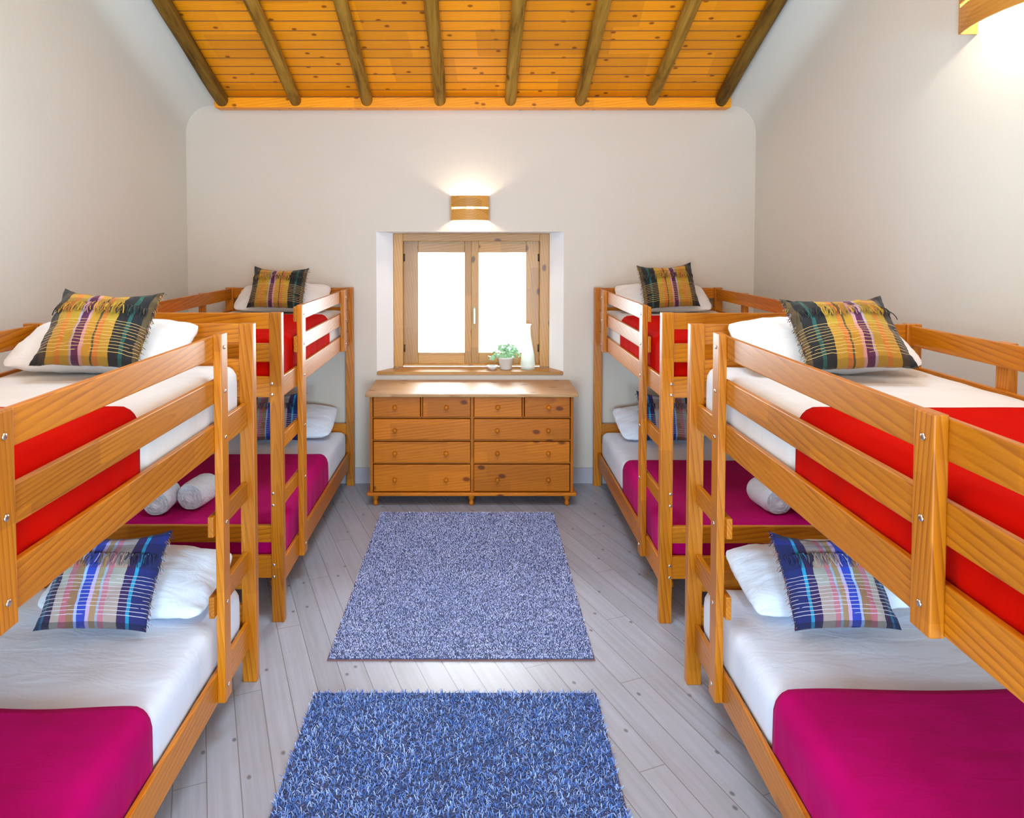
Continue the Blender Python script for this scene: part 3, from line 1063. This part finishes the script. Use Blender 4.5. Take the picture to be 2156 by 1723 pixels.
def cushion(key, tier, cx, cy, cz, tilt, yaw=0, roll=0, hw=0.198, hh=0.185, th=0.070, ears=0.03, slump=0.03, flip=None):
    sd = hash_(key + tier) + 11
    mat = YEL if tier == 'u' else BLU
    if flip is None:
        flip = GEO[key]['s'] > 0
    vs, fs, uv = pillow_mesh(hw, hh, th, 30, 0.035, sd, 0.012, ears, 2.6, slump)
    if flip:
        uv = [(1 - a, b) for a, b in uv]
    o = obj('cushion', vs, fs, mat, smooth=True, uvs=uv)
    o.matrix_basis = Matrix.Translation((cx, cy, cz)) @ lean(tilt, R(yaw), R(roll))
    settle(o, [MATT[(key, tier)]], (0, 0, 0.003))
    settle(o, [PIL[(key, tier)]], (0, -0.0035, 0.0008), 120)
    settle(o, [MATT[(key, tier)]], (0, 0, 0.002))
    kind = 'amber checked' if tier == 'u' else 'blue checked'
    tag(o, '%s fringed cushion on the %s tier of %s' % (kind, TIER[tier], WHERE[key]), 'cushion', 'checked fringed cushions')
    # fringe: a row of tassels across the front and a frayed side hem
    rnd = random.Random(sd)
    fv, ff, fu = [], [], []

    def strand(p, d, ln, w, uvp, curl):
        b = len(fv)
        m = 4
        for q in range(m + 1):
            t = q / m
            c = Vector(p) + Vector(d) * ln * t + Vector((curl * math.sin(t * 3.0), 0, 0.006 * math.sin(t * 2.6)))
            ww = w * (1 - 0.4 * t)
            for e in ((-ww, 0, 0), (0, 0, ww), (ww, 0, 0)):
                fv.append(tuple(c + Vector(e))); fu.append(uvp)
        for q in range(m):
            for e in range(2):
                a = b + q * 3 + e
                ff.append((a, a + 1, a + 4, a + 3))

    def surf(uu, vv):
        x = hw * uu * (1 - 0.035 * (1 - vv * vv)); y = hh * vv * (1 - 0.035 * (1 - uu * uu))
        t = th * ((1 - abs(uu) ** 2.6) * (1 - abs(vv) ** 2.6)) ** 0.62
        y -= slump * (1 - uu * uu) * max(0, vv) ** 2
        return x, y, t * 1.08 + 0.006
    for k in range(90):
        uu = -0.93 + 1.86 * k / 89 + rnd.uniform(-0.012, 0.012)
        vv = 0.44 + rnd.uniform(-0.03, 0.02)
        p = surf(uu, vv)
        uq = (uu + 1) / 2
        if flip:
            uq = 1 - uq
        uq = min(0.98, max(0.02, uq + rnd.uniform(-0.05, 0.05)))
        strand(p, (rnd.uniform(-.35, .35), -1, 0), rnd.uniform(0.028, 0.050), 0.0030, (uq, rnd.choice([0.02, 0.6, 0.02, 0.97, 0.85])), rnd.uniform(-0.008, 0.008))
    sgn = -1 if flip else 1
    for k in range(110):
        vv = -0.97 + 1.94 * k / 109
        uu = sgn * (0.985)
        x = hw * uu * (1 - 0.035 * (1 - vv * vv)); y = hh * vv
        strand((x, y, rnd.uniform(-0.004, 0.008)), (sgn * rnd.uniform(0.3, 1), rnd.uniform(-1.0, 0.1), 0), rnd.uniform(0.012, 0.03), 0.0018,
               (rnd.choice([0.3, 0.6, 0.37, 0.02, 0.97]), 0.6), rnd.uniform(-0.006, 0.006))
    obj('fringe', fv, ff, mat, o, uvs=fu)
    return o


# upper tiers
white_pillow('NL', 'u', -1.520, 2.880, 1.450, 24, 0, 0, hh=0.165, th=0.080)
cushion('NL', 'u', -1.455, 2.900, 1.535, 50, 3, -3, hh=0.172, hw=0.192)
white_pillow('NR', 'u', 1.390, 2.870, 1.455, 24, 0, 0, hh=0.165, th=0.082)
cushion('NR', 'u', 1.395, 2.885, 1.515, 44, -4, 3, hh=0.170, hw=0.192)
white_pillow('FL', 'u', -1.480, 5.360, 1.450, 26, hh=0.18, th=0.075)
cushion('FL', 'u', -1.470, 5.360, 1.530, 58, 2, -2, hh=0.170)
white_pillow('FR', 'u', 1.400, 5.350, 1.450, 26, hh=0.18, th=0.075)
cushion('FR', 'u', 1.400, 5.340, 1.550, 60, -2, 4, hh=0.178)
# lower tiers
white_pillow('NL', 'l', -1.390, 2.840, 0.510, 18, 0, -4, hh=0.18, th=0.078)
cushion('NL', 'l', -1.430, 2.780, 0.600, 50, 5, -3, hh=0.182)
white_pillow('NR', 'l', 1.400, 2.840, 0.515, 20, 0, 5, hh=0.18, th=0.078)
cushion('NR', 'l', 1.360, 2.800, 0.595, 48, -3, 2, hh=0.178, hw=0.188)
white_pillow('FL', 'l', -1.440, 5.350, 0.530, 22, hh=0.19, th=0.078)
cushion('FL', 'l', -1.490, 5.300, 0.610, 62, 2, 0)
white_pillow('FR', 'l', 1.400, 5.340, 0.535, 24, 0, 5, hh=0.19, th=0.078)
cushion('FR', 'l', 1.390, 5.290, 0.610, 62, -2, 0)


def towel(x, y, z, yaw, label, ln=0.26, r=0.062):
    vs, fs = [], []
    n, m = 28, 14
    turns = 2.6
    # outer roll with soft squashed section, spiral grooves on the ends
    for k in range(m + 1):
        t = k / m
        for j in range(n):
            a = 2 * math.pi * j / n
            endr = 1 - 0.10 * (abs(2 * t - 1) ** 6)
            rr = r * endr * (1 + 0.05 * noise.noise((math.cos(a) * 1.5, math.sin(a) * 1.5, t * 3 + x * 5)))
            vs.append((rr * 1.08 * math.cos(a), (t - 0.5) * ln, max(-r * 0.86, rr * math.sin(a))))
    for k in range(m):
        for j in range(n):
            fs.append((k * n + j, (k + 1) * n + j, (k + 1) * n + (j + 1) % n, k * n + (j + 1) % n))
    for e, sg in ((0, -1), (m, 1)):
        prev = [e * n + j for j in range(n)]
        for q, (f, dp) in enumerate(((0.86, 0.006), (0.74, -0.006), (0.62, 0.007), (0.50, -0.005), (0.36, 0.008), (0.2, -0.004))):
            cur = []
            for j in range(n):
                a = 2 * math.pi * j / n
                ff_ = f + 0.06 * (j / n)
                cur.append(len(vs))
                vs.append((r * ff_ * 1.05 * math.cos(a), (sg * 0.5) * ln + sg * dp, max(-r * 0.86, r * ff_ * math.sin(a))))
            for j in range(n):
                q4 = (prev[j], prev[(j + 1) % n], cur[(j + 1) % n], cur[j])
                fs.append(q4 if sg < 0 else q4[::-1])
            prev = cur
        fs.append(tuple(prev) if sg < 0 else tuple(prev[::-1]))
    o = obj('rolled_towel', vs, fs, TOWEL, None, (0, 0, 0), None, True)
    o.matrix_basis = Matrix.Translation((x, y, z + r * 0.86)) @ Matrix.Rotation(R(yaw), 4, 'Z')
    settle(o, [BLANK[('FL' if x < 0 else 'FR', 'l')]], (0, 0, 0.003))
    o.location.z += 0.008
    tag(o, label, 'towel', 'rolled white towels')


tz = 0.456
towel(-1.715, 3.78, tz, 6, 'rolled white towel on the far left lower bed, nearer the wall', ln=0.19, r=0.070)
towel(-1.545, 3.86, tz, -8, 'rolled white towel on the far left lower bed, nearer the ladder', ln=0.19, r=0.076)
towel(1.590, 3.80, tz, 8, 'rolled white towel on the far right lower bed, nearer the aisle', ln=0.20, r=0.076)
towel(1.770, 3.74, tz, -6, 'rolled white towel on the far right lower bed, nearer the wall', ln=0.20, r=0.064)

# ------------------------------------------------------------------ chest of drawers
CX0, CX1, CY0, CY1 = -0.783, 0.694, 5.062, 5.545
ch = empty('chest_of_drawers', (-0.045, 5.30, 0), 'orange pine chest of ten drawers under the window', 'chest of drawers')
co = (-0.045, 5.30, 0)
FYC = CY0


def zx(u, v):
    return (u - 1005.9) * FYC / 1481.8, v


def px2(u, v, Y):
    X = (u - 1005.9) / 1481.8
    hh = (567.9 - v) / 1481.8
    c_, s_ = math.cos(0.0362), math.sin(0.0362)
    dy, dz = c_ + hh * s_, -s_ + hh * c_
    t = Y / dy
    return X * t, 1.911 + dz * t


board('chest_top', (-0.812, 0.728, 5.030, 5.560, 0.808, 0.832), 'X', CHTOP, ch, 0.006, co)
board('plinth', (-0.806, 0.716, 5.042, 5.550, 0.082, 0.106), 'X', CHEST, ch, 0.007, co)
rows = [(834.8, 879.0), (882.0, 926.5), (930.0, 975.0), (978.0, 1035.5)]
big = [(781.5, 991.0), (997.0, 1205.0)]
small = [(781.5, 885.5), (889.5, 991.0), (997.5, 1099.5), (1104.0, 1205.0)]
bm = bmesh.new()
o3 = co


def bb(x0, x1, y0, y1, z0, z1):
    bm_box(bm, x0 - o3[0], x1 - o3[0], y0 - o3[1], y1 - o3[1], z0, z1, 0.002)


bb(CX0, CX0 + 0.020, CY0, CY1, 0.106, 0.808)
bb(CX1 - 0.020, CX1, CY0, CY1, 0.106, 0.808)
bb(CX0 + 0.02, CX1 - 0.02, CY1 - 0.012, CY1, 0.106, 0.808)
xmid = px2(994, 900, FYC)[0]
bb(xmid - 0.011, xmid + 0.011, CY0 + 0.008, CY1 - 0.012, 0.106, 0.808)
for k in range(4):
    z_hi = px2(990, rows[k][1], FYC)[1]
    z_lo = px2(990, rows[k + 1][0], FYC)[1] if k < 3 else 0.106
    if k == 3:
        continue
    bb(CX0 + 0.02, xmid - 0.011, CY0 + 0.012, CY1 - 0.012, z_lo, z_hi)
    bb(xmid + 0.011, CX1 - 0.02, CY0 + 0.012, CY1 - 0.012, z_lo, z_hi)
for u in (887.5, 1101.8):
    xx = px2(u, 855, FYC)[0]
    bb(xx - 0.006, xx + 0.006, CY0 + 0.012, CY1 - 0.012, px2(990, rows[1][0], FYC)[1], 0.808)
from_bm('carcass', bm, CHEST, ch)


def knob(dr, x, z, o):
    vs, fs = lathe([(0.005, 0), (0.006, 0.008), (0.010, 0.011), (0.0155, 0.017), (0.0165, 0.022), (0.014, 0.028), (0.008, 0.031), (0.002, 0.032)], 18)
    obj('knob', vs, fs, CHEST, dr, (x - o[0], CY0 - 0.004 - o[1], z - o[2]), (R(90), 0, 0), True)


for r_, (va, vb) in enumerate(rows):
    for ci, (ua, ub) in enumerate(small if r_ == 0 else big):
        xa_, zb_ = px2(ua, va, FYC); xb_, za_ = px2(ub, vb, FYC)
        zb_ = min(zb_, 0.806)
        za_ = max(za_, 0.109)
        xa_ = max(xa_, CX0 + 0.023); xb_ = min(xb_, CX1 - 0.023)
        g_ = 0.0032
        box = (xa_ + g_, xb_ - g_, CY0 - 0.003, CY0 + 0.018, za_ + g_, zb_ - g_)
        dro = ((box[0] + box[1]) / 2, (box[2] + box[3]) / 2, (box[4] + box[5]) / 2)
        dr = bpy.data.objects.new('drawer', None)
        bpy.data.objects.remove(dr)
        dr = board('drawer', box, 'X', CHEST, ch, 0.004, co)
        if r_ == 0:
            us = [[832, 940, 1048, 1155][ci]]
        else:
            us = [[832, 939.5], [1047, 1154]][ci]
            if r_ == 1 and ci == 0:
                us = us[:1]
                dr['label'] = 'drawer with its right knob missing'
        vk = [857.5, 906, 954, 1009.5][r_]
        for u in us:
            kx, kz = px2(u, vk, CY0)
            knob(dr, kx, kz, dro)
for fx in (-0.748, -0.047, 0.652):
    for fy in (5.09, 5.50):
        vs, fs = lathe([(0.010, 0), (0.016, 0.006), (0.019, 0.020), (0.015, 0.034), (0.012, 0.040), (0.021, 0.052), (0.023, 0.066), (0.020, 0.083)], 18)
        obj('bun_foot', vs, fs, CHEST, ch, (fx - co[0], fy - co[1], 0), None, True)

# ------------------------------------------------------------------ things on the sill
pot = empty('potted_plant', (0.227, 5.665, SILLZ), 'small leafy green plant in a pale pot on the window sill', 'plant')
vs, fs = lathe([(0.040, 0), (0.047, 0.004), (0.060, 0.088), (0.064, 0.090), (0.064, 0.100), (0.056, 0.100), (0.054, 0.085), (0.002, 0.082)], 28)
obj('pot', vs, fs, POTM, pot, (0, 0, 0), None, True)
rnd = random.Random(4)
vs, fs = [], []
for k in range(120):
    a = rnd.uniform(0, 2 * math.pi); el = rnd.uniform(0.05, 1.45)
    rr = rnd.uniform(0.05, 0.105)
    c = Vector((math.cos(a) * math.cos(el) * rr * 1.15, math.sin(a) * math.cos(el) * rr * 0.7, 0.095 + math.sin(el) * rr * 1.05))
    if k < 8:
        c = Vector((-0.10 - 0.035 * rnd.random(), rnd.uniform(-0.02, 0.02), 0.075 + 0.03 * rnd.random()))
    Lf, Wf = rnd.uniform(0.026, 0.042), rnd.uniform(0.012, 0.019)
    mt = Euler((rnd.uniform(-1, 1), rnd.uniform(-1, 1), a + rnd.uniform(-.6, .6))).to_matrix()
    b = len(vs)
    for (lx, ly, lz) in ((-0.5, 0, 0), (-0.2, 0.45, 0.05), (0.2, 0.4, 0.05), (0.5, 0, -0.08), (0.2, -0.4, 0.05), (-0.2, -0.45, 0.05), (0, 0, -0.04)):
        vs.append(tuple(c + mt @ Vector((lx * Lf, ly * Wf * 2, lz * Lf))))
    for q in range(6):
        fs.append((b + q, b + (q + 1) % 6, b + 6))
lf = obj('foliage', vs, fs, LEAF, pot, smooth=True)
sol = lf.modifiers.new('thickness', 'SOLIDIFY'); sol.thickness = 0.0012
vs, fs = [], []
for k in range(12):
    a = k * 0.55
    p1 = Vector((math.cos(a) * 0.05, math.sin(a) * 0.03, 0.15)); b = len(vs)
    for t, w in ((0, 0.002), (1, 0.0012)):
        p = Vector((0, 0, 0.08)).lerp(p1, t)
        for e in ((w, 0), (0, w), (-w, 0), (0, -w)):
            vs.append((p.x + e[0], p.y + e[1], p.z))
    for q in range(4):
        fs.append((b + q, b + (q + 1) % 4, b + 4 + (q + 1) % 4, b + 4 + q))
obj('stems', vs, fs, LEAF, pot)

vs, fs = lathe([(0.045, 0), (0.056, 0.004), (0.060, 0.03), (0.052, 0.12), (0.036, 0.20), (0.024, 0.27), (0.020, 0.33), (0.022, 0.35), (0.030, 0.366),
                (0.027, 0.366), (0.018, 0.345), (0.016, 0.33), (0.020, 0.27), (0.032, 0.20), (0.048, 0.12), (0.056, 0.03), (0.04, 0.010)], 32)
tag(obj('bottle_vase', vs, fs, BOTTLE, None, (0.405, 5.668, SILLZ), None, True), 'tall pale glass bottle vase at the right end of the window sill', 'vase')
vs, fs = lathe([(0.022, 0), (0.026, 0.003), (0.044, 0.022), (0.050, 0.030), (0.047, 0.031), (0.038, 0.019), (0.018, 0.008)], 28)
tag(obj('small_dish', vs, fs, CERAM, None, (0.118, 5.655, SILLZ), None, True), 'small white round dish on the window sill left of the plant', 'dish')

# ------------------------------------------------------------------ rugs


def rug(name, x0, x1, y0, y1, base_t, plen, dens, width, curl, mat, label, seed, skew=(0, 0, 0, 0)):
    root = empty(name, ((x0 + x1) / 2, (y0 + y1) / 2, 0), label, 'rug', 'blue rugs')
    cx, cy = (x0 + x1) / 2, (y0 + y1) / 2
    bm = bmesh.new()
    bm_box(bm, x0 - cx - 0.004, x1 - cx + 0.004, y0 - cy - 0.006, y1 - cy + 0.006, 0.0005, 0.005, 0.001)
    bk = from_bm('backing', bm, BACKING, root); bk['label'] = 'brown woven backing'
    rng = np.random.default_rng(seed)
    N = int((x1 - x0) * (y1 - y0) * dens)
    px = rng.uniform(x0 - cx, x1 - cx, N); py = rng.uniform(y0 - cy, y1 - cy, N)
    th = rng.uniform(0, 2 * np.pi, N); ln = plen * rng.uniform(0.7, 1.15, N)
    bend = curl * rng.uniform(0.3, 1.0, N)
    wx, wy = -np.sin(th + rng.uniform(-.8, .8, N)), np.cos(th)
    seg = 4
    V = np.zeros((N, seg * 2, 3))
    for k in range(seg):
        t = k / (seg - 1)
        off = bend * (t ** 1.6)
        zz = 0.004 + ln * (t - 0.30 * t * t * np.minimum(1, bend / plen))
        w = width * (1.0 - 0.55 * t)
        cxk, cyk = px + np.cos(th) * off, py + np.sin(th) * off
        V[:, 2 * k, 0] = cxk - wx * w; V[:, 2 * k, 1] = cyk - wy * w; V[:, 2 * k, 2] = zz
        V[:, 2 * k + 1, 0] = cxk + wx * w; V[:, 2 * k + 1, 1] = cyk + wy * w; V[:, 2 * k + 1, 2] = zz
    V = V.reshape(-1, 3)
    b = (np.arange(N) * seg * 2)[:, None, None]
    q = np.array([[2 * k, 2 * k + 1, 2 * k + 3, 2 * k + 2] for k in range(seg - 1)])[None]
    Fq = (b + q).reshape(-1, 4)
    me = bpy.data.meshes.new('pile')
    me.vertices.add(len(V)); me.vertices.foreach_set('co', V.ravel())
    me.loops.add(Fq.size); me.loops.foreach_set('vertex_index', Fq.ravel().astype(np.int32))
    me.polygons.add(len(Fq))
    me.polygons.foreach_set('loop_start', np.arange(0, Fq.size, 4, dtype=np.int32))
    me.polygons.foreach_set('use_smooth', np.ones(len(Fq), dtype=bool))
    me.update(calc_edges=True); me.validate()
    me.materials.append(mat)
    p = bpy.data.objects.new('pile', me); COL.objects.link(p); p.parent = root
    p['kind'] = 'stuff'
    bm = bmesh.new()
    bm_box(bm, x0 - cx, x1 - cx, y0 - cy, y1 - cy, 0.005, 0.005 + base_t, 0.002)
    from_bm('weave', bm, RUGBASE, root)
    return root


rug('shaggy_rug', -0.690, 0.500, 1.18, 2.915, 0.006, 0.022, 24000, 0.0023, 0.020, PILE2,
    'deep blue shaggy rug in the foreground between the near bunks', 1)
rug('short_pile_rug', -0.688, 0.535, 3.165, 4.930, 0.003, 0.011, 42000, 0.0020, 0.008, PILE1,
    'greyish blue short pile rug in front of the chest of drawers', 2)
